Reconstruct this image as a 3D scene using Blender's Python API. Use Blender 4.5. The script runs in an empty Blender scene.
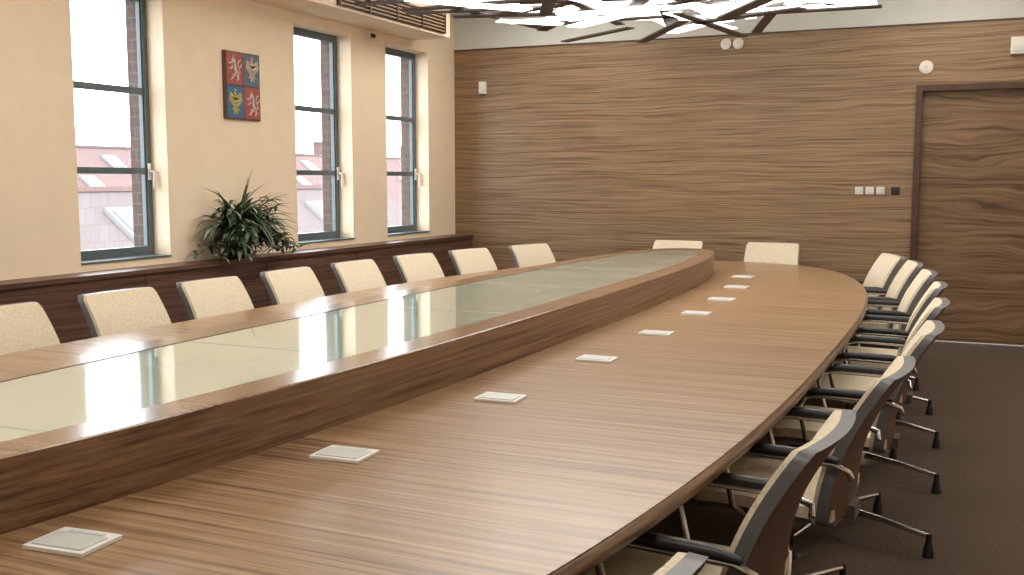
import bpy, math, random
from mathutils import Vector, Matrix
random.seed(7)
scene = bpy.context.scene
scene.view_settings.view_transform = 'Standard'

# ------------------------------------------------------------------ materials
def newmat(name):
    m = bpy.data.materials.new(name); m.use_nodes = True
    nt = m.node_tree
    return m, nt, nt.nodes['Principled BSDF']

def plain(name, col, rough=0.5, metal=0.0, noise=0.0, nscale=20, bump=0.0, coat=0.0):
    m, nt, p = newmat(name)
    p.inputs['Roughness'].default_value = rough
    p.inputs['Metallic'].default_value = metal
    p.inputs['Coat Weight'].default_value = coat
    tc = nt.nodes.new('ShaderNodeTexCoord')
    n = nt.nodes.new('ShaderNodeTexNoise'); n.inputs['Scale'].default_value = nscale
    n.inputs['Detail'].default_value = 4
    nt.links.new(tc.outputs['Object'], n.inputs['Vector'])
    r = nt.nodes.new('ShaderNodeValToRGB')
    r.color_ramp.elements[0].position = 0.3; r.color_ramp.elements[1].position = 0.7
    r.color_ramp.elements[0].color = [c*(1-noise) for c in col]+[1]
    r.color_ramp.elements[1].color = [min(1, c*(1+noise)) for c in col]+[1]
    nt.links.new(n.outputs['Fac'], r.inputs['Fac'])
    nt.links.new(r.outputs['Color'], p.inputs['Base Color'])
    if bump > 0:
        b = nt.nodes.new('ShaderNodeBump'); b.inputs['Strength'].default_value = bump
        b.inputs['Distance'].default_value = 0.01
        nt.links.new(n.outputs['Fac'], b.inputs['Height'])
        nt.links.new(b.outputs['Normal'], p.inputs['Normal'])
    return m

def wood(name, scale, cols, rough=0.35, snap_axis=None, snap=1.2, warp=0.06, warp_axis=2,
         wscale=(0.5, 0.5, 1.6), coat=0.0, spec=0.5, lo=.34, hi=.66):
    m, nt, p = newmat(name)
    N = nt.nodes.new; L = nt.links.new
    tc = N('ShaderNodeTexCoord'); sep = N('ShaderNodeSeparateXYZ')
    L(tc.outputs['Object'], sep.inputs[0])
    mp0 = N('ShaderNodeMapping'); mp0.inputs['Scale'].default_value = wscale
    L(tc.outputs['Object'], mp0.inputs['Vector'])
    n0 = N('ShaderNodeTexNoise'); n0.inputs['Scale'].default_value = 1.0; n0.inputs['Detail'].default_value = 2
    L(mp0.outputs[0], n0.inputs['Vector'])
    mul = N('ShaderNodeMath'); mul.operation = 'MULTIPLY'; mul.inputs[1].default_value = warp*4
    L(n0.outputs['Fac'], mul.inputs[0])
    last = mul
    if snap_axis is not None:
        sn = N('ShaderNodeMath'); sn.operation = 'SNAP'; sn.inputs[1].default_value = snap
        L(sep.outputs[snap_axis], sn.inputs[0])
        ms = N('ShaderNodeMath'); ms.operation = 'MULTIPLY_ADD'; ms.inputs[1].default_value = 3.37
        L(sn.outputs[0], ms.inputs[0]); L(mul.outputs[0], ms.inputs[2])
        last = ms
    add = N('ShaderNodeMath'); add.operation = 'ADD'
    L(sep.outputs[warp_axis], add.inputs[0]); L(last.outputs[0], add.inputs[1])
    comb = N('ShaderNodeCombineXYZ')
    for i in range(3):
        if i == warp_axis: L(add.outputs[0], comb.inputs[i])
        else: L(sep.outputs[i], comb.inputs[i])
    mp = N('ShaderNodeMapping'); mp.inputs['Scale'].default_value = scale
    L(comb.outputs[0], mp.inputs['Vector'])
    n1 = N('ShaderNodeTexNoise'); n1.inputs['Scale'].default_value = 1.0
    n1.inputs['Detail'].default_value = 5; n1.inputs['Roughness'].default_value = 0.65
    L(mp.outputs[0], n1.inputs['Vector'])
    r = N('ShaderNodeValToRGB'); cr = r.color_ramp
    cr.elements[0].position = lo; cr.elements[0].color = (*cols[0], 1)
    cr.elements[1].position = hi; cr.elements[1].color = (*cols[2], 1)
    e = cr.elements.new(0.47); e.color = (*cols[1], 1)
    L(n1.outputs['Fac'], r.inputs['Fac'])
    L(r.outputs['Color'], p.inputs['Base Color'])
    p.inputs['Roughness'].default_value = rough
    p.inputs['Specular IOR Level'].default_value = spec
    p.inputs['Coat Weight'].default_value = coat
    p.inputs['Coat Roughness'].default_value = 0.2
    return m

WALLC = ((.10, .054, .027), (.23, .14, .072), (.355, .235, .132))
M_wall_wood = wood('zebrano_wall', (1.15, 1.15, 84), WALLC, 0.45, None, 1.22, 0.022, 2, (1.1, 1.1, 3.6))
M_door_wood = wood('zebrano_door', (0.9, 0.9, 40), ((.06, .030, .015), (.165, .092, .045), (.265, .165, .088)), 0.42, None, 1, 0.075, 2, (1.1, 1.1, 3.4))
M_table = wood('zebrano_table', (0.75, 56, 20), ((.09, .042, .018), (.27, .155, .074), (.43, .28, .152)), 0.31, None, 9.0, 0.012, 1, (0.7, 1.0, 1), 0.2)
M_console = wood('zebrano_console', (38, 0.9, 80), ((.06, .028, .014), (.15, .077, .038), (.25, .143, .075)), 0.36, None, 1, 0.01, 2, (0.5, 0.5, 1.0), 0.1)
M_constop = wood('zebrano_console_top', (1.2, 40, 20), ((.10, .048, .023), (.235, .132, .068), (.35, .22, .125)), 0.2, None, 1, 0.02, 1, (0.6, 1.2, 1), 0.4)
M_ledge = wood('zebrano_ledge', (10, 0.9, 44), ((.042, .018, .013), (.105, .051, .035), (.17, .092, .06)), 0.4, None, 1.3, 0.03, 2)
M_darkwood = plain('dark_wood_trim', (.07, .034, .02), 0.4, noise=.25, nscale=12)
M_plaster = plain('cream_plaster', (.86, .70, .52), 0.85, noise=.025, nscale=6, bump=.05)
M_white = plain('white_paint', (.62, .62, .58), 0.8, noise=.02, nscale=5)
M_carpet = plain('brown_carpet', (.082, .054, .036), 0.95, noise=.3, nscale=60, bump=.3)
M_frame = plain('window_frame_paint', (.095, .125, .135), 0.35, noise=.08)
M_chrome = plain('brushed_metal', (.62, .62, .62), 0.22, 1.0, noise=.05)
M_black = plain('black_plastic', (.018, .018, .02), 0.4, noise=.1)
M_grey = plain('grey_plastic_frame', (.13, .13, .135), 0.4, noise=.1)
M_shell = plain('brown_chair_shell', (.11, .06, .04), 0.45, noise=.2, nscale=8)
M_fabric = plain('cream_fabric', (.68, .58, .43), 0.9, noise=.14, nscale=110, bump=.3)
M_offwhite = plain('offwhite_plastic', (.75, .72, .64), 0.4, noise=.02)
M_silver = plain('silver_panel', (.80, .80, .78), 0.35, 0.1, noise=.03)
M_silver2 = plain('grey_panel_insert', (.62, .62, .61), 0.35, 0.2, noise=.03)
M_glass_top = plain('green_frosted_glass', (.56, .66, .55), 0.08, noise=.03, nscale=2, coat=1.0)
M_joint = plain('pale_joint', (.34, .40, .33), 0.4, noise=.1)
M_pot = plain('dark_pot', (.03, .022, .02), 0.4, noise=.2)
M_leaf = plain('leaf_dark_green', (.055, .098, .052), 0.5, noise=.5, nscale=9)
M_leaf2 = plain('leaf_light_green', (.24, .29, .17), 0.5, noise=.35, nscale=12)
M_soil = plain('soil', (.03, .02, .012), 0.95, noise=.4, nscale=60)
M_red = plain('heraldic_red', (.36, .085, .075), 0.6, noise=.05)
M_blue = plain('heraldic_blue', (.055, .14, .26), 0.6, noise=.05)
M_slate = plain('heraldic_slate', (.11, .15, .19), 0.6, noise=.05)
M_gold = plain('heraldic_gold', (.55, .46, .16), 0.5, noise=.05)
M_silverp = plain('heraldic_silver', (.62, .48, .42), 0.5, noise=.05)
M_plaque = plain('plaque_edge', (.13, .07, .05), 0.5, noise=.1)
M_roofwall = plain('facade_render', (.19, .19, .19), 0.9, noise=.05, nscale=1)
M_skylight = plain('skylight_glass', (.06, .065, .07), 0.3, noise=.05, nscale=1)
M_skyframe = plain('skylight_frame', (.20, .20, .20), 0.6, noise=.05, nscale=1)
M_ground = plain('street_ground', (.12, .12, .12), 0.95, noise=.2, nscale=1)
M_slat = plain('grille_slat', (.34, .23, .14), .5, noise=.1)
M_stick = plain('dark_stick_wood', (.05, .035, .03), .5, noise=.2)

def brickmat(name, c1, c2, mortar, scale, bw=.5, rh=.25):
    m, nt, p = newmat(name)
    tc = nt.nodes.new('ShaderNodeTexCoord')
    sep = nt.nodes.new('ShaderNodeSeparateXYZ'); comb = nt.nodes.new('ShaderNodeCombineXYZ')
    ad = nt.nodes.new('ShaderNodeMath'); ad.operation = 'ADD'
    nt.links.new(tc.outputs['Object'], sep.inputs[0])
    nt.links.new(sep.outputs[0], ad.inputs[0]); nt.links.new(sep.outputs[1], ad.inputs[1])
    nt.links.new(ad.outputs[0], comb.inputs[0]); nt.links.new(sep.outputs[2], comb.inputs[1])
    b = nt.nodes.new('ShaderNodeTexBrick')
    b.inputs['Color1'].default_value = (*c1, 1); b.inputs['Color2'].default_value = (*c2, 1)
    b.inputs['Mortar'].default_value = (*mortar, 1); b.inputs['Scale'].default_value = scale
    b.inputs['Brick Width'].default_value = bw; b.inputs['Row Height'].default_value = rh
    nt.links.new(comb.outputs[0], b.inputs['Vector'])
    nt.links.new(b.outputs['Color'], p.inputs['Base Color'])
    p.inputs['Roughness'].default_value = .9
    return m
M_brick = brickmat('brick', (.085, .050, .040), (.065, .038, .032), (.10, .085, .075), 3.2)
M_tiles = brickmat('roof_tiles', (.120, .092, .090), (.108, .083, .081), (.090, .068, .066), 2.0, .6, .8)
M_tiles2 = brickmat('roof_tiles_red', (.130, .078, .070), (.115, .070, .064), (.095, .06, .056), 2.0, .6, .8)

m, nt, p = newmat('window_glass')
for n in list(nt.nodes):
    if n.type != 'OUTPUT_MATERIAL': nt.nodes.remove(n)
out = [n for n in nt.nodes if n.type == 'OUTPUT_MATERIAL'][0]
tr = nt.nodes.new('ShaderNodeBsdfTransparent'); tr.inputs[0].default_value = (.97, .985, .99, 1)
gl = nt.nodes.new('ShaderNodeBsdfGlossy'); gl.inputs['Roughness'].default_value = .02
lw = nt.nodes.new('ShaderNodeLayerWeight'); lw.inputs[0].default_value = .5
pw = nt.nodes.new('ShaderNodeMath'); pw.operation = 'POWER'; pw.inputs[1].default_value = 5
ma = nt.nodes.new('ShaderNodeMath'); ma.operation = 'MULTIPLY_ADD'; ma.inputs[1].default_value = .9; ma.inputs[2].default_value = .03
nt.links.new(lw.outputs['Facing'], pw.inputs[0]); nt.links.new(pw.outputs[0], ma.inputs[0])
mx = nt.nodes.new('ShaderNodeMixShader')
nt.links.new(ma.outputs[0], mx.inputs[0]); nt.links.new(tr.outputs[0], mx.inputs[1]); nt.links.new(gl.outputs[0], mx.inputs[2])
nt.links.new(mx.outputs[0], out.inputs[0])
M_wglass = m

def emis(name, col, s):
    m, nt, p = newmat(name)
    p.inputs['Base Color'].default_value = (*col, 1)
    p.inputs['Emission Color'].default_value = (*col, 1)
    p.inputs['Emission Strength'].default_value = s
    return m
M_tube = emis('lamp_tube', (1, .99, .97), 2.8)

# ------------------------------------------------------------------ mesh builder
class MB:
    def __init__(s): s.v = []; s.f = []; s.m = []; s.mats = []; s.sm = []
    def mi(s, mat):
        if mat not in s.mats: s.mats.append(mat)
        return s.mats.index(mat)
    def add(s, vs, fs, mat, smooth=False):
        o = len(s.v); s.v += [tuple(v) for v in vs]; k = s.mi(mat)
        for f in fs: s.f.append([i+o for i in f]); s.m.append(k); s.sm.append(smooth)
    def box(s, x0, x1, y0, y1, z0, z1, mat, M=None):
        vs = [Vector(p) for p in ((x0,y0,z0),(x1,y0,z0),(x1,y1,z0),(x0,y1,z0),(x0,y0,z1),(x1,y0,z1),(x1,y1,z1),(x0,y1,z1))]
        if M is not None: vs = [M @ v for v in vs]
        s.add(vs, [(3,2,1,0),(4,5,6,7),(0,1,5,4),(1,2,6,5),(2,3,7,6),(3,0,4,7)], mat)
    def prism(s, o, z0, z1, mat, side=None, top=True):
        n = len(o); vs = [(x,y,z0) for x,y in o]+[(x,y,z1) for x,y in o]
        s.add(vs, [(i,(i+1)%n,n+(i+1)%n,n+i) for i in range(n)], side or mat, True if n > 20 else False)
        vs2 = [(x,y,z1) for x,y in o]
        if top: s.add(vs2, [tuple(range(n))], mat)
        s.add([(x,y,z0) for x,y in o], [tuple(reversed(range(n)))], side or mat)
    def tube(s, pts, r, mat, seg=10, caps=True):
        pts = [Vector(p) for p in pts]; rr = r if isinstance(r, (list, tuple)) else [r]*len(pts)
        vs = []; fs = []
        up = None
        for i, p in enumerate(pts):
            d = (pts[min(i+1, len(pts)-1)]-pts[max(i-1, 0)]).normalized()
            if up is None:
                up = d.orthogonal().normalized()
            up = (up - d*up.dot(d)).normalized(); sd = d.cross(up)
            for k in range(seg):
                a = 2*math.pi*k/seg
                vs.append(p + (up*math.cos(a)+sd*math.sin(a))*rr[i])
        for i in range(len(pts)-1):
            for k in range(seg):
                fs.append((i*seg+k, i*seg+(k+1)%seg, (i+1)*seg+(k+1)%seg, (i+1)*seg+k))
        s.add(vs, fs, mat, True)
        if caps:
            s.add(vs[:seg], [tuple(reversed(range(seg)))], mat)
            s.add(vs[-seg:], [tuple(range(seg))], mat)
    def lathe(s, prof, c, mat, seg=24):
        vs = []; fs = []
        for r, z in prof:
            for k in range(seg):
                a = 2*math.pi*k/seg; vs.append((c[0]+r*math.cos(a), c[1]+r*math.sin(a), c[2]+z))
        for i in range(len(prof)-1):
            for k in range(seg):
                fs.append((i*seg+k, i*seg+(k+1)%seg, (i+1)*seg+(k+1)%seg, (i+1)*seg+k))
        s.add(vs, fs, mat, True)
    def mesh(s, name):
        me = bpy.data.meshes.new(name); me.from_pydata(s.v, [], s.f)
        for mt in s.mats: me.materials.append(mt)
        for p, k, q in zip(me.polygons, s.m, s.sm): p.material_index = k; p.use_smooth = q
        me.update(); return me
    def obj(s, name, parent=None, bevel=0):
        o = bpy.data.objects.new(name, s.mesh(name)); scene.collection.objects.link(o)
        if parent: o.parent = parent
        if bevel:
            b = o.modifiers.new('bevel', 'BEVEL'); b.width = bevel; b.segments = 2; b.limit_method = 'ANGLE'
        return o
def empty(name, loc=(0, 0, 0)):
    e = bpy.data.objects.new(name, None); e.location = loc; scene.collection.objects.link(e); return e

# ------------------------------------------------------------------ room
LX, BY, RX, FY = -5.32, 10.24, 2.2, -1.6
HZ, CZ = 2.91, 3.4
wins = [(4.95, 5.77), (7.31, 8.18), (8.79, 9.64)]
more = [(2.0, 2.9), (-0.4, 0.5)]
allw = sorted(wins+more)
WB, WT = .95, 2.82

b = MB(); b.box(LX-.4, RX+.2, FY-.2, BY+.2, -.12, 0, M_carpet); b.obj('floor')
b = MB(); b.box(LX-.4, RX+.2, FY-.2, BY+.2, CZ, CZ+.12, M_white); b.obj('ceiling')
b = MB()
b.box(LX-.4, RX+.2, BY, BY+.2, HZ, CZ, M_white)
DX0, DX1, DZ = -.56, .62, 2.36
b.box(LX-.4, DX0, BY, BY+.2, 0, HZ, M_wall_wood)
b.box(DX1, RX+.2, BY, BY+.2, 0, HZ, M_wall_wood)
b.box(DX0, DX1, BY, BY+.2, DZ, HZ, M_wall_wood)
b.obj('wall_back')
b = MB(); b.box(LX, RX, BY-.012, BY, HZ-.006, HZ+.006, M_darkwood); b.obj('trim_1')
b = MB(); b.box(RX, RX+.2, FY-.2, BY, 0, CZ, M_plaster); b.obj('wall_right')
b = MB(); b.box(LX, RX, FY-.2, FY, 0, CZ, M_plaster); b.obj('wall_front')
b = MB()
b.box(-5.08, DX0-.04, BY-.015, BY, 0, .09, M_darkwood); b.box(DX1+.04, RX, BY-.015, BY, 0, .09, M_darkwood)
b.obj('baseboard_back')
b = MB(); b.box(RX-.015, RX, FY, BY-.02, 0, .09, M_darkwood); b.obj('baseboard_right')

# left wall with openings (plaster inside, brick outside)
b = MB()
def wall_layer(x0, x1, mat, inset):
    ys = FY-.2
    for (a, c) in allw:
        b.box(x0, x1, ys, a+inset, 0, CZ, mat)
        b.box(x0, x1, a+inset, c-inset, 0, WB+inset*.3, mat)
        b.box(x0, x1, a+inset, c-inset, WT-inset*.3, CZ, mat)
        ys = c-inset
    b.box(x0, x1, ys, BY, 0, CZ, mat)
wall_layer(LX-.21, LX, M_plaster, 0)
wall_layer(LX-.32, LX-.21, M_brick, .025)
b.obj('wall_left')

# windows
for i, (a, c) in enumerate(allw):
    w = MB(); x0, x1 = LX-.205, LX-.15
    fw = .045
    w.box(x0, x1, a, a+fw, WB, WT, M_frame); w.box(x0, x1, c-fw, c, WB, WT, M_frame)
    w.box(x0, x1, a+fw, c-fw, WB, WB+.075, M_frame); w.box(x0, x1, a+fw, c-fw, WT-.06, WT, M_frame)
    for z in (1.565, 2.13):
        w.box(x0+.005, x1-.005, a+fw, c-fw, z-.022, z+.022, M_frame)
    w.box(x0+.02, x0+.028, a+fw, c-fw, WB+.075, WT-.06, M_wglass)
    for (ya, yb) in ((a+fw, a+fw+.012), (c-fw-.012, c-fw)):
        w.box(x1-.03, x1-.01, ya, yb, WB+.075, WT-.06, M_frame)
    w.box(x1, LX+.012, a+.002, c-.002, WB, WB+.012, M_frame)
    w.box(x1, x1+.012, c-.04, c-.015, 1.50, 1.62, M_offwhite)
    w.tube([(x1+.012, c-.028, 1.56), (x1+.045, c-.028, 1.56), (x1+.05, c-.028, 1.55), (x1+.05, c-.03, 1.44)], .010, M_offwhite)
    w.obj('window_%d' % (i+1), bevel=.003)

# soffit with grille
b = MB()
b.box(LX, -4.88, FY, 9.3, HZ, CZ, M_plaster)
b.obj('ceiling_soffit')
b = MB()
gy0, gy1 = 7.3, 9.15
b.box(-4.878, -4.865, gy0, gy1, HZ+.02, HZ+.21, M_darkwood)
for k in range(6):
    z = HZ+.035+k*.032
    b.box(-4.865, -4.845, gy0+.02, gy1-.02, z, z+.012, M_slat)
for k in range(5):
    y = gy0+k*(gy1-gy0-.02)/4
    b.box(-4.865, -4.84, y, y+.02, HZ+.02, HZ+.21, M_darkwood)
b.obj('air_vent_grille')

# window ledge / radiator cover
b = MB()
LD = -5.11; LW = LX+.003
b.box(LW, LD+.02, FY+.01, BY-.004, .87, .90, M_ledge)
b.box(LW, LD, FY+.01, BY-.004, .10, .87, M_ledge)
b.box(LW, LD-.03, FY+.01, BY-.004, 0, .10, M_darkwood)
y = FY+.4
while y < BY:
    b.box(LD, LD+.004, y-.003, y+.003, .11, .86, M_darkwood); y += 1.3
b.obj('radiator_cover_ledge')

# door
b = MB()
b.box(DX0, DX0+.055, BY-.03, BY+.12, 0, DZ, M_darkwood)
b.box(DX1-.055, DX1, BY-.03, BY+.12, 0, DZ, M_darkwood)
b.box(DX0+.055, DX1-.055, BY-.03, BY+.12, DZ-.055, DZ, M_darkwood)
b.box(DX0+.055, DX1-.055, BY+.05, BY+.10, .012, DZ-.055, M_door_wood)
b.tube([(DX1-.10, BY+.05, 1.05), (DX1-.10, BY-.01, 1.05), (DX1-.12, BY-.015, 1.05), (DX1-.22, BY-.015, 1.05)], .010, M_chrome)
b.box(DX1-.12, DX1-.08, BY+.04, BY+.05, .93, 1.12, M_chrome)
b.obj('door_1')

# wall fittings
def disc(name, x, z, r):
    d = MB(); n = 28
    for rr, y0, mt in ((r, .018, M_offwhite), (r*.72, .030, M_offwhite), (r*.3, .034, M_silver2)):
        vs = [(x+rr*math.cos(2*math.pi*k/n), BY, z+rr*math.sin(2*math.pi*k/n)) for k in range(n)] + \
             [(x+rr*.93*math.cos(2*math.pi*k/n), BY-y0, z+rr*.93*math.sin(2*math.pi*k/n)) for k in range(n)]
        d.add(vs, [(k, (k+1) % n, n+(k+1) % n, n+k) for k in range(n)]+[tuple(range(n, 2*n))], mt)
    d.obj(name)
disc('wall_speaker', -2.32, 2.825, .055); disc('wall_speaker', -2.20, 2.825, .055)
disc('smoke_detector', -.485, 2.52, .062)
d = MB(); d.box(.20, .34, BY-.05, BY, 2.60, 2.75, M_offwhite); d.box(.22, .32, BY-.06, BY-.05, 2.62, 2.67, M_silver2); d.obj('alarm_siren', bevel=.01)
d = MB(); d.box(-5.00, -4.92, BY-.05, BY, 2.43, 2.56, M_offwhite); d.box(-4.98, -4.94, BY-.058, BY-.05, 2.44, 2.50, M_silver2); d.obj('motion_sensor', bevel=.012)
for x in (-1.03, -.935, -.84):
    d = MB(); d.box(x-.036, x+.036, BY-.012, BY, 1.365, 1.435, M_offwhite); d.box(x-.022, x+.022, BY-.02, BY-.012, 1.378, 1.422, M_silver2); d.obj('light_switch', bevel=.003)
d = MB(); d.box(-.745, -.67, BY-.012, BY, 1.365, 1.435, M_black); d.box(-.73, -.685, BY-.02, BY-.012, 1.378, 1.422, M_black); d.obj('thermostat_control', bevel=.003)
d = MB(); d.box(LX, LX+.05, 8.43, 8.50, 2.82, 2.89, M_offwhite); d.tube([(LX+.05, 8.465, 2.855), (LX+.09, 8.44, 2.84)], .02, M_black); d.obj('security_camera', bevel=.006)

# ------------------------------------------------------------------ table
def se(cx, cy, a, bb, n, N=240):
    o = []
    for k in range(N):
        t = 2*math.pi*k/N; c, s = math.cos(t), math.sin(t)
        o.append((cx+a*math.copysign(abs(c)**(2/n), c), cy+bb*math.copysign(abs(s)**(2/n), s)))
    return o
TC = (-2.2, 4.7); TA, TB, TN = 1.65, 4.85, 2.8
table = empty('conference_table')
b = MB()
o0 = se(*TC, TA-.012, TB-.012, TN); o1 = se(*TC, TA, TB, TN); o2 = se(*TC, TA-.05, TB-.05, TN)
n = len(o1)
b.prism(o0, .742, .75, M_table, M_table)
vs = [(x, y, .745) for x, y in o0]+[(x, y, .735) for x, y in o1]+[(x, y, .712) for x, y in o1]+[(x, y, .695) for x, y in o2]
fs = []
for r in range(3):
    fs += [(r*n+(i+1) % n, r*n+i, (r+1)*n+i, (r+1)*n+(i+1) % n) for i in range(n)]
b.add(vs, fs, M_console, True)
b.add([(x, y, .695) for x, y in o2], [tuple(reversed(range(n)))], M_darkwood)
b.obj('tabletop', table)
b = MB()
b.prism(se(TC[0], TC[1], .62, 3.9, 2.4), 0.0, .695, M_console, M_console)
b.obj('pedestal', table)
PC = (-2.25, 4.7); PA, PB, PN = .52, 4.0, 2.7
b = MB()
q1 = se(*PC, PA, PB, PN); q2 = se(*PC, PA-.135, PB-.22, PN)
vs = [(x, y, .75) for x, y in q1]+[(x, y, .912) for x, y in q1]
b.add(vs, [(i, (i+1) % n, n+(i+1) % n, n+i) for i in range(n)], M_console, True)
q1b = se(*PC, PA-.004, PB-.004, PN)
b.add([(x, y, .912) for x, y in q1]+[(x, y, .916) for x, y in q1b], [(i, (i+1) % n, n+(i+1) % n, n+i) for i in range(n)], M_constop, False)
b.add([(x, y, .916) for x, y in q1b]+[(x, y, .916) for x, y in q2], [(i, (i+1) % n, n+(i+1) % n, n+i) for i in range(n)], M_constop)
b.add([(x, y, .916) for x, y in q2]+[(x, y, .90) for x, y in q2], [(i, (i+1) % n, n+(i+1) % n, n+i) for i in range(n)], M_darkwood)
b.obj('raised_console', table)
b = MB()
b.prism(q2, .898, .914, M_glass_top)
b.obj('console_glass', table)
b = MB()
yy = PC[1]-3.0
while yy < PC[1]+3.4:
    hw = (PA-.135)*(max(0, 1-abs((yy-PC[1])/(PB-.22))**PN))**(1/PN)-.004
    b.box(PC[0]-hw, PC[0]+hw, yy-.002, yy+.002, .9138, .9146, M_joint); yy += 1.2
b.obj('glass_joints', table)

# access panels on table
pan = [(-1.68, 1.51), (-1.55, 2.32), (-1.47, 3.16), (-1.43, 4.03), (-1.41, 4.84), (-1.42, 5.67), (-1.445, 6.41), (-1.52, 7.2), (-1.64, 8.0)]
pts = [(x, y) for x, y in pan] + [(2*PC[0]-x, y) for x, y in pan]
for (x, y) in pts:
    d = MB(); w, h = .076, .06
    ang = -math.atan2((y-4.7), 16.0)*.4
    M = Matrix.Translation((x, y, .7502)) @ Matrix.Rotation(-ang if x < -2.25 else ang, 4, 'Z')
    d.box(-w, w, -h, h, 0, .009, M_silver, M)
    d.box(-w+.012, w-.012, -h+.012, h-.030, .009, .012, M_silver2, M)
    d.box(-w+.03, w-.03, h-.024, h-.012, .009, .011, M_silver2, M)
    d.obj('table_socket_panel', bevel=.002)

# ------------------------------------------------------------------ chair
def make_chair():
    c = MB(); NW, NS = 14, 20
    def grid(fn, mat, flip=False):
        vs = [fn(-1+2*i/NW, j/NS) for j in range(NS+1) for i in range(NW+1)]
        fs = []
        for j in range(NS):
            for i in range(NW):
                q = (j*(NW+1)+i, j*(NW+1)+i+1, (j+1)*(NW+1)+i+1, (j+1)*(NW+1)+i)
                fs.append(q[::-1] if flip else q)
        c.add(vs, fs, mat, True)
        return vs
    def hw(s):
        h = .272-.020*s
        e = .05
        if s > 1-e: h -= .016*(1-math.sqrt(max(0, 1-((s-1+e)/e)**2)))
        if s < e: h -= .03*(1-math.sqrt(max(0, 1-((e-s)/e)**2)))
        return h
    def back(off, shrink=0):
        def fn(w, s):
            z = .43+.478*s
            x = -.195-.06*s-.115*s*s+.025*w*w+off
            x += .02*math.sin(math.pi*s)*(1-w*w*.3)
            return Vector((x, w*(hw(s)-shrink*.006), z))
        return fn
    F = back(.018); B = back(-.018)
    grid(F, M_grey, True); grid(B, M_shell)
    P0 = back(.0185, 1); P1 = back(.034, 1)
    pfn = lambda w, s: P1(w*.975, .015+.98*s)
    grid(pfn, M_fabric, True)
    def rim(fa, fb, mat):
        idx = [(-1+2*i/NW, 0) for i in range(NW)]+[(1, j/NS) for j in range(NS)]+[(1-2*i/NW, 1) for i in range(NW)]+[(-1, 1-j/NS) for j in range(NS)]
        a = [fa(*p) for p in idx]; bb = [fb(*p) for p in idx]; k = len(idx)
        c.add(a+bb, [(i, (i+1) % k, k+(i+1) % k, k+i) for i in range(k)], mat, True)
    rim(F, B, M_grey)
    rim(pfn, lambda w, s: P0(w, s)-Vector((.003, 0, 0)), M_fabric)
    def seat(zoff, sh=0):
        def fn(w, s):
            x = -.20+.47*s
            h = .25-.015*s
            e = .14
            if s > 1-e: h -= .06*(1-math.sqrt(max(0, 1-((s-1+e)/e)**2)))
            z = .455+.012*s-.035*max(0, s-.8)**1.3*4+.01*w*w+zoff
            return Vector((x, w*(h-sh), z))
        return fn
    S1, S0, SB = seat(.02, .006), seat(-.015), seat(-.04, .03)
    grid(S1, M_fabric); grid(SB, M_shell, True)
    rim(S1, S0, M_fabric); rim(S0, SB, M_grey)
    c.box(-.235, -.12, -.05, .05, .405, .45, M_grey)
    for sg in (-1, 1):
        y = sg*.285
        c.tube([(-.255, sg*.262, .60), (-.25, y, .625), (-.20, y, .645), (.06, y, .65), (.11, y, .64), (.13, y, .60), (.10, y, .47), (.07, sg*.25, .435), (.03, sg*.15, .415)], .011, M_chrome, 8)
        c.tube([(-.22, y, .655), (-.15, y, .664), (.03, y, .667), (.10, y, .655)], [.012, .018, .018, .012], M_black, 8)
    c.box(-.09, .09, -.07, .07, .385, .418, M_black)
    c.tube([(0, 0, .10), (0, 0, .25), (0, 0, .251), (0, 0, .39)], [.028, .028, .018, .018], M_chrome, 14)
    c.tube([(0, 0, .075), (0, 0, .135)], [.04, .034], M_chrome, 14)
    R = .39
    for k in range(4):
        a = math.radians(160)+k*math.pi/2; ca, sa = math.cos(a), math.sin(a)
        c.tube([(ca*.03, sa*.03, .118), (ca*.2, sa*.2, .108), (ca*R, sa*R, .085)], [.017, .013, .010], M_chrome, 8)
        c.tube([(ca*R, sa*R, .095), (ca*R, sa*R, .055)], .012, M_black, 10)
        c.tube([(ca*R, sa*R, .058), (ca*R, sa*R, .03), (ca*R, sa*R, .0)], [.014, .020, .024], M_black, 12)
    return c.mesh('conference_chair')
chair_me = make_chair()
def place(x, y, nx, ny, OUT=.02):
    o = bpy.data.objects.new('conference_chair', chair_me); scene.collection.objects.link(o)
    o.location = (x+nx*OUT, y+ny*OUT, 0)
    o.rotation_euler = (0, 0, math.atan2(-ny, -nx)+random.uniform(-.04, .04))
def edge_at_y(y, side):
    dy = (y-TC[1])/TB
    dx = (1-abs(dy)**TN)**(1/TN)
    nx = side*abs(dx)**(TN-1)/TA; ny = math.copysign(abs(dy)**(TN-1), dy)/TB
    l = math.hypot(nx, ny)
    return TC[0]+side*dx*TA, y, nx/l, ny/l
for y, o_ in ((.55, -.06), (1.42, .0), (2.53, -.03), (3.47, .01), (4.45, .06), (5.38, .06), (6.28, .05), (7.12, .03), (7.88, .02), (8.55, .02)):
    place(*edge_at_y(y, 1), o_)
for y in (1.15, 1.9, 2.62, 3.38, 4.12, 4.84, 5.6, 6.36, 7.12, 7.84, 8.6):
    place(*edge_at_y(y, -1), .0)
for x in (-2.68, -1.76):
    place(x, TC[1]+TB, 0, 1)
    place(x, TC[1]-TB, 0, -1)

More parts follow.
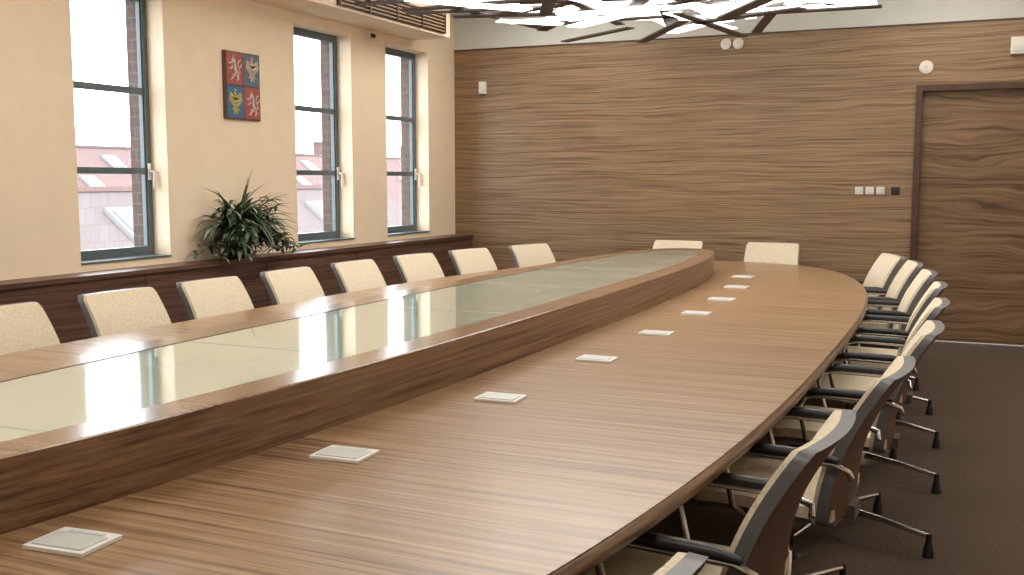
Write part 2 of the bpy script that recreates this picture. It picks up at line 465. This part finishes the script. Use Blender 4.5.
# ------------------------------------------------------------------ plant
b = MB(); pc = Vector((-5.2, 6.38, .9005))
b.lathe([(0, 0), (.075, 0), (.085, .01), (.105, .15), (.112, .155), (.112, .175), (.098, .175), (.095, .15), (0, .15)], pc, M_pot)
b.lathe([(.0951, .152), (0, .156)], pc, M_soil, 16)
def leaf(base, az, length, lift, droop, width, mat):
    n = 7; d = Vector((math.cos(az), math.sin(az), 0)); side = Vector((-math.sin(az), math.cos(az), 0))
    p = Vector(base); ang = lift; vs = []
    for i in range(n+1):
        t = i/n; w = width*math.sin(math.pi*min(1, .12+.88*t))**.8 if i < n else 0.001
        q = Vector(p)
        q.x = max(q.x, LX+.012)
        if q.z < .905 and q.x < LD+.03: q.z = .905
        vs += [q-side*w+Vector((0, 0, w*.35)), q, q+side*w+Vector((0, 0, w*.35))]
        for v in vs[-3:]: v.x = max(v.x, LX+.008)
        p = p+(d*math.cos(ang)+Vector((0, 0, math.sin(ang))))*(length/n); ang -= droop/n
    fs = []
    for i in range(n):
        k = i*3; fs += [(k, k+1, k+4, k+3), (k+1, k+2, k+5, k+4)]
    b.add(vs, fs, mat, True)
for i in range(180):
    az = random.uniform(-math.pi, math.pi)
    if math.cos(az) < -.3: az = math.pi-az if random.random() < .8 else az
    L = random.uniform(.22, .48); base = pc+Vector((random.uniform(-.05, .06), random.uniform(-.14, .14), .165+random.uniform(0, .10)))
    leaf(base, az, L, random.uniform(.3, 1.35), random.uniform(.9, 2.4), random.uniform(.009, .021), M_leaf if random.random() < .62 else M_leaf2)
for i in range(80):   # sprays with leaflets
    az = random.choice((1, -1))*random.uniform(.3, 1.7); L = random.uniform(.25, .48); el = random.uniform(.0, 1.1)
    p = pc+Vector((0, 0, .18)); d = Vector((math.cos(az)*math.cos(el), math.sin(az)*math.cos(el), math.sin(el)))
    pts_ = [p+d*L*t+Vector((0, 0, -.15*t*t)) for t in (0, .25, .5, .75, 1)]
    b.tube(pts_, .003, M_leaf, 5)
    for q in pts_[1:]:
        for k in range(3):
            leaf(q, random.uniform(-math.pi, math.pi), random.uniform(.07, .14), random.uniform(-.3, .9), 1.1, random.uniform(.009, .018), M_leaf if random.random() < .58 else M_leaf2)
for i in range(3):
    leaf(pc+Vector((0, .03*i-.02, .16)), 1.2+.3*i, random.uniform(.46, .58), 1.45, .4, .012, M_leaf)
b.obj('potted_plant')

# ------------------------------------------------------------------ coat of arms
b = MB()
cy0, cy1, cz0, cz1 = 6.39, 6.81, 1.97, 2.49
b.box(LX, LX+.025, cy0, cy1, cz0, cz1, M_plaque)
my, mz = (cy0+cy1)/2, (cz0+cz1)/2
g = .012; x0, x1 = LX+.025, LX+.032
b.box(x0, x1, cy0+g, my-.003, mz+.003, cz1-g, M_red)
b.box(x0, x1, my+.003, cy1-g, mz+.003, cz1-g, M_slate)
b.box(x0, x1, cy0+g, my-.003, cz0+g, mz-.003, M_blue)
b.box(x0, x1, my+.003, cy1-g, cz0+g, mz-.003, M_red)
def stroke(pts, ws, cy, cz, s, mat, h=.006):
    P = [Vector((p[0]*s+cy, p[1]*s+cz)) for p in pts]
    n = len(P); vs = []
    for i in range(n):
        d = (P[min(i+1, n-1)]-P[max(0, i-1)]).normalized(); nn = Vector((-d.y, d.x)); w = ws[i]*s
        for sg in (-1, 1):
            q = P[i]+nn*w*sg; vs += [(x1, q.x, q.y), (x1+h, q.x, q.y)]
    fs = []
    for i in range(n-1):
        k = 4*i; j = k+4
        fs += [(k+1, k+3, j+3, j+1), (k, k+1, j+1, j), (k+3, k+2, j+2, j+3)]
    fs += [(0, 2, 3, 1), (4*n-4, 4*n-3, 4*n-1, 4*n-2)]
    b.add(vs, fs, mat)
def lion(cy, cz, s):
    mt = M_silverp
    stroke([(.25, -.55), (.12, -.2), (0, .1), (-.1, .4)], [.16, .15, .17, .2], cy, cz, s, mt)
    stroke([(-.02, .45), (-.2, .62), (-.36, .6)], [.2, .19, .09], cy, cz, s, mt)
    stroke([(-.25, .78), (-.15, .95), (0, .8)], [.03, .07, .03], cy, cz, s, M_gold)
    stroke([(-.1, .35), (-.4, .42), (-.65, .3), (-.75, .4)], [.1, .07, .06, .05], cy, cz, s, mt)
    stroke([(-.05, .15), (-.35, .05), (-.55, -.1), (-.68, -.02)], [.1, .07, .06, .05], cy, cz, s, mt)
    stroke([(.2, -.5), (-.15, -.5), (-.3, -.8), (-.5, -.85)], [.13, .1, .06, .05], cy, cz, s, mt)
    stroke([(.3, -.5), (.4, -.75), (.2, -.95)], [.13, .08, .06], cy, cz, s, mt)
    stroke([(.3, -.4), (.6, -.3), (.5, .05), (.35, .3), (.5, .6), (.75, .7)], [.05, .06, .05, .05, .07, .03], cy, cz, s, mt)
    stroke([(.5, .05), (.75, .2), (.8, .42)], [.04, .07, .02], cy, cz, s, mt)
def eagle(cy, cz, s, mt, mt2):
    stroke([(0, .6), (0, .3), (0, -.2), (0, -.45)], [.08, .16, .2, .1], cy, cz, s, mt)
    stroke([(.02, .6), (-.1, .75), (-.25, .68)], [.09, .1, .03], cy, cz, s, mt)
    stroke([(-.15, .88), (0, .98), (.12, .86)], [.03, .07, .03], cy, cz, s, mt2)
    for sg in (-1, 1):
        stroke([(0, .2), (sg*.35, .45), (sg*.65, .75)], [.1, .12, .05], cy, cz, s, mt)
        for k in range(4):
            stroke([(sg*(.2+.13*k), .3+.1*k), (sg*(.3+.14*k), -.15+.12*k), (sg*(.32+.15*k), -.35+.15*k)], [.07, .055, .02], cy, cz, s, mt)
        stroke([(sg*.08, -.3), (sg*.3, -.55), (sg*.45, -.6)], [.07, .05, .03], cy, cz, s, mt)
        stroke([(0, -.4), (sg*.18, -.8), (sg*.1, -.95)], [.07, .07, .02], cy, cz, s, mt)
    stroke([(-.4, .1), (-.15, -.08), (.15, -.08), (.4, .1)], [.02, .04, .04, .02], cy, cz, s, mt2)
qy, qz = (cy1-cy0)/4, (cz1-cz0)/4
lion(my-qy, mz+qz, .10); lion(my+qy, mz-qz, .10)
eagle(my+qy, mz+qz, .10, M_silverp, M_gold); eagle(my-qy, mz-qz, .10, M_gold, M_silverp)
b.obj('coat_of_arms_plaque')

# ------------------------------------------------------------------ chandelier
ch = empty('stick_chandelier')
cc = (-2.15, 6.5); rx, ry = 1.75, 2.2
def bar(cx, cy, cz, L, W, H, ang, mat):
    M = Matrix.Translation((cx, cy, cz)) @ Matrix.Rotation(ang, 4, 'Z')
    b.box(-L/2, L/2, -W/2, W/2, -H/2, H/2, mat, M)
rs = random.Random(3)
def spread(k, N, rmax):
    r = math.sqrt((k+.5)/N)*rmax; t = k*2.39996
    return cc[0]+rx*r*math.cos(t), cc[1]+ry*r*math.sin(t)
b = MB(); N1 = 50
for i in range(N1):
    x, y = spread(i, N1, .9)
    bar(x, y, 2.69+.02*(i % 4), rs.uniform(.7, 1.5), rs.uniform(.06, .12), .012, rs.uniform(0, math.pi), M_stick)
b.obj('dark_boards', ch)
b = MB(); N2 = 130
for i in range(N2):
    x, y = spread(i, N2, .84)
    z = 2.785+.016*(i % 5) if i % 3 else 2.70+.02*((i//3) % 4)
    bar(x, y, z, rs.uniform(.5, 1.1), rs.uniform(.08, .15), .010, rs.uniform(0, math.pi), M_tube)
b.obj('light_bars', ch)
b = MB()
for sx in (-1, 1):
    for sy in (-1, 1):
        b.tube([(cc[0]+sx*.7, cc[1]+sy*1.1, 2.70), (cc[0]+sx*.7, cc[1]+sy*1.1, 3.4)], .006, M_chrome, 6)
b.obj('suspension_rods', ch)

# ------------------------------------------------------------------ outside
b = MB(); b.box(-90, -6.5, -40, 90, -12.2, -12, M_ground); b.obj('street_ground')
def house(name, xr, half, ze, zr, y0, y1, tiles, sky=True, chim=9):
    h = MB()
    h.box(xr-half, xr+half, y0, y1, -12, ze, M_roofwall)
    o = .4
    vs = [(xr-half-o, y0, ze-.2), (xr+half+o, y0, ze-.2), (xr, y0, zr), (xr-half-o, y1, ze-.2), (xr+half+o, y1, ze-.2), (xr, y1, zr)]
    h.add(vs, [(1, 4, 5, 2), (0, 2, 5, 3)], tiles); h.add(vs, [(0, 1, 2), (3, 5, 4), (0, 3, 4, 1)], M_roofwall)
    sl = Vector((half+o, 0, ze-.2-zr))
    if sky:
        for row, f in enumerate((.16, .36)):
            y = y0+1.2+row*1.5
            while y < y1-2:
                base = Vector((xr, y, zr))+sl*f
                ang = math.atan2(-(ze-.2-zr), half+o)
                M = Matrix.Translation(base) @ Matrix.Rotation(ang, 4, 'Y')
                h.box(-.6, .6, -.45, .45, 0, .12, M_skyframe, M); h.box(-.45, .45, -.32, .32, .12, .14, M_skylight, M)
                y += 4.3
    h.box(xr-.12, xr+.12, y0, y1, zr-.05, zr+.08, M_tiles2)
    y = y0+3
    while y < y1:
        h.box(xr-.9, xr-.2, y, y+1.1, ze, zr+.9, M_tiles2); h.box(xr-1, xr-.1, y-.1, y+1.2, zr+.9, zr+1.02, M_roofwall); y += chim
    h.obj(name)
house('neighbour_house', -21, 7, -4.2, 1.25, 6, 34, M_tiles)
house('distant_house', -42, 7, -2, 3.2, 22, 90, M_tiles2, True, 12)

# ------------------------------------------------------------------ lighting
w = bpy.data.worlds.new('overcast_sky'); scene.world = w; w.use_nodes = True
bg = w.node_tree.nodes['Background']; bg.inputs[0].default_value = (.90, .95, 1.0, 1); bg.inputs[1].default_value = 8.0
def area(name, loc, sx, sy, power, col=(1, .945, .86)):
    l = bpy.data.lights.new(name, 'AREA'); l.shape = 'RECTANGLE'; l.size = sx; l.size_y = sy; l.energy = power; l.color = col
    o = bpy.data.objects.new(name, l); o.location = loc; scene.collection.objects.link(o); return o
for i, (x, y) in enumerate([(-3.4, .8), (-.9, .8), (-3.6, 3.6), (-.3, 3.6), (1.2, 6.2), (-.2, 9.0), (-3.9, 9.0)]):
    area('ceiling_fill_light', (x, y, 3.38), 1.1, 1.1, 28)  # added area lights, no fixture seen; unseen fill to brighten the room
area('chandelier_light', (cc[0], cc[1], 2.66), 2.4, 3.4, 34)

# ------------------------------------------------------------------ camera
cam = bpy.data.cameras.new('camera'); co = bpy.data.objects.new('camera', cam); scene.collection.objects.link(co)
cam.sensor_width = 36; cam.lens = 36.2; cam.clip_start = .05; cam.clip_end = 300
co.location = (0, 0, 1.5); co.rotation_euler = (math.radians(90-5.96), 0, math.radians(24.3))
scene.camera = co
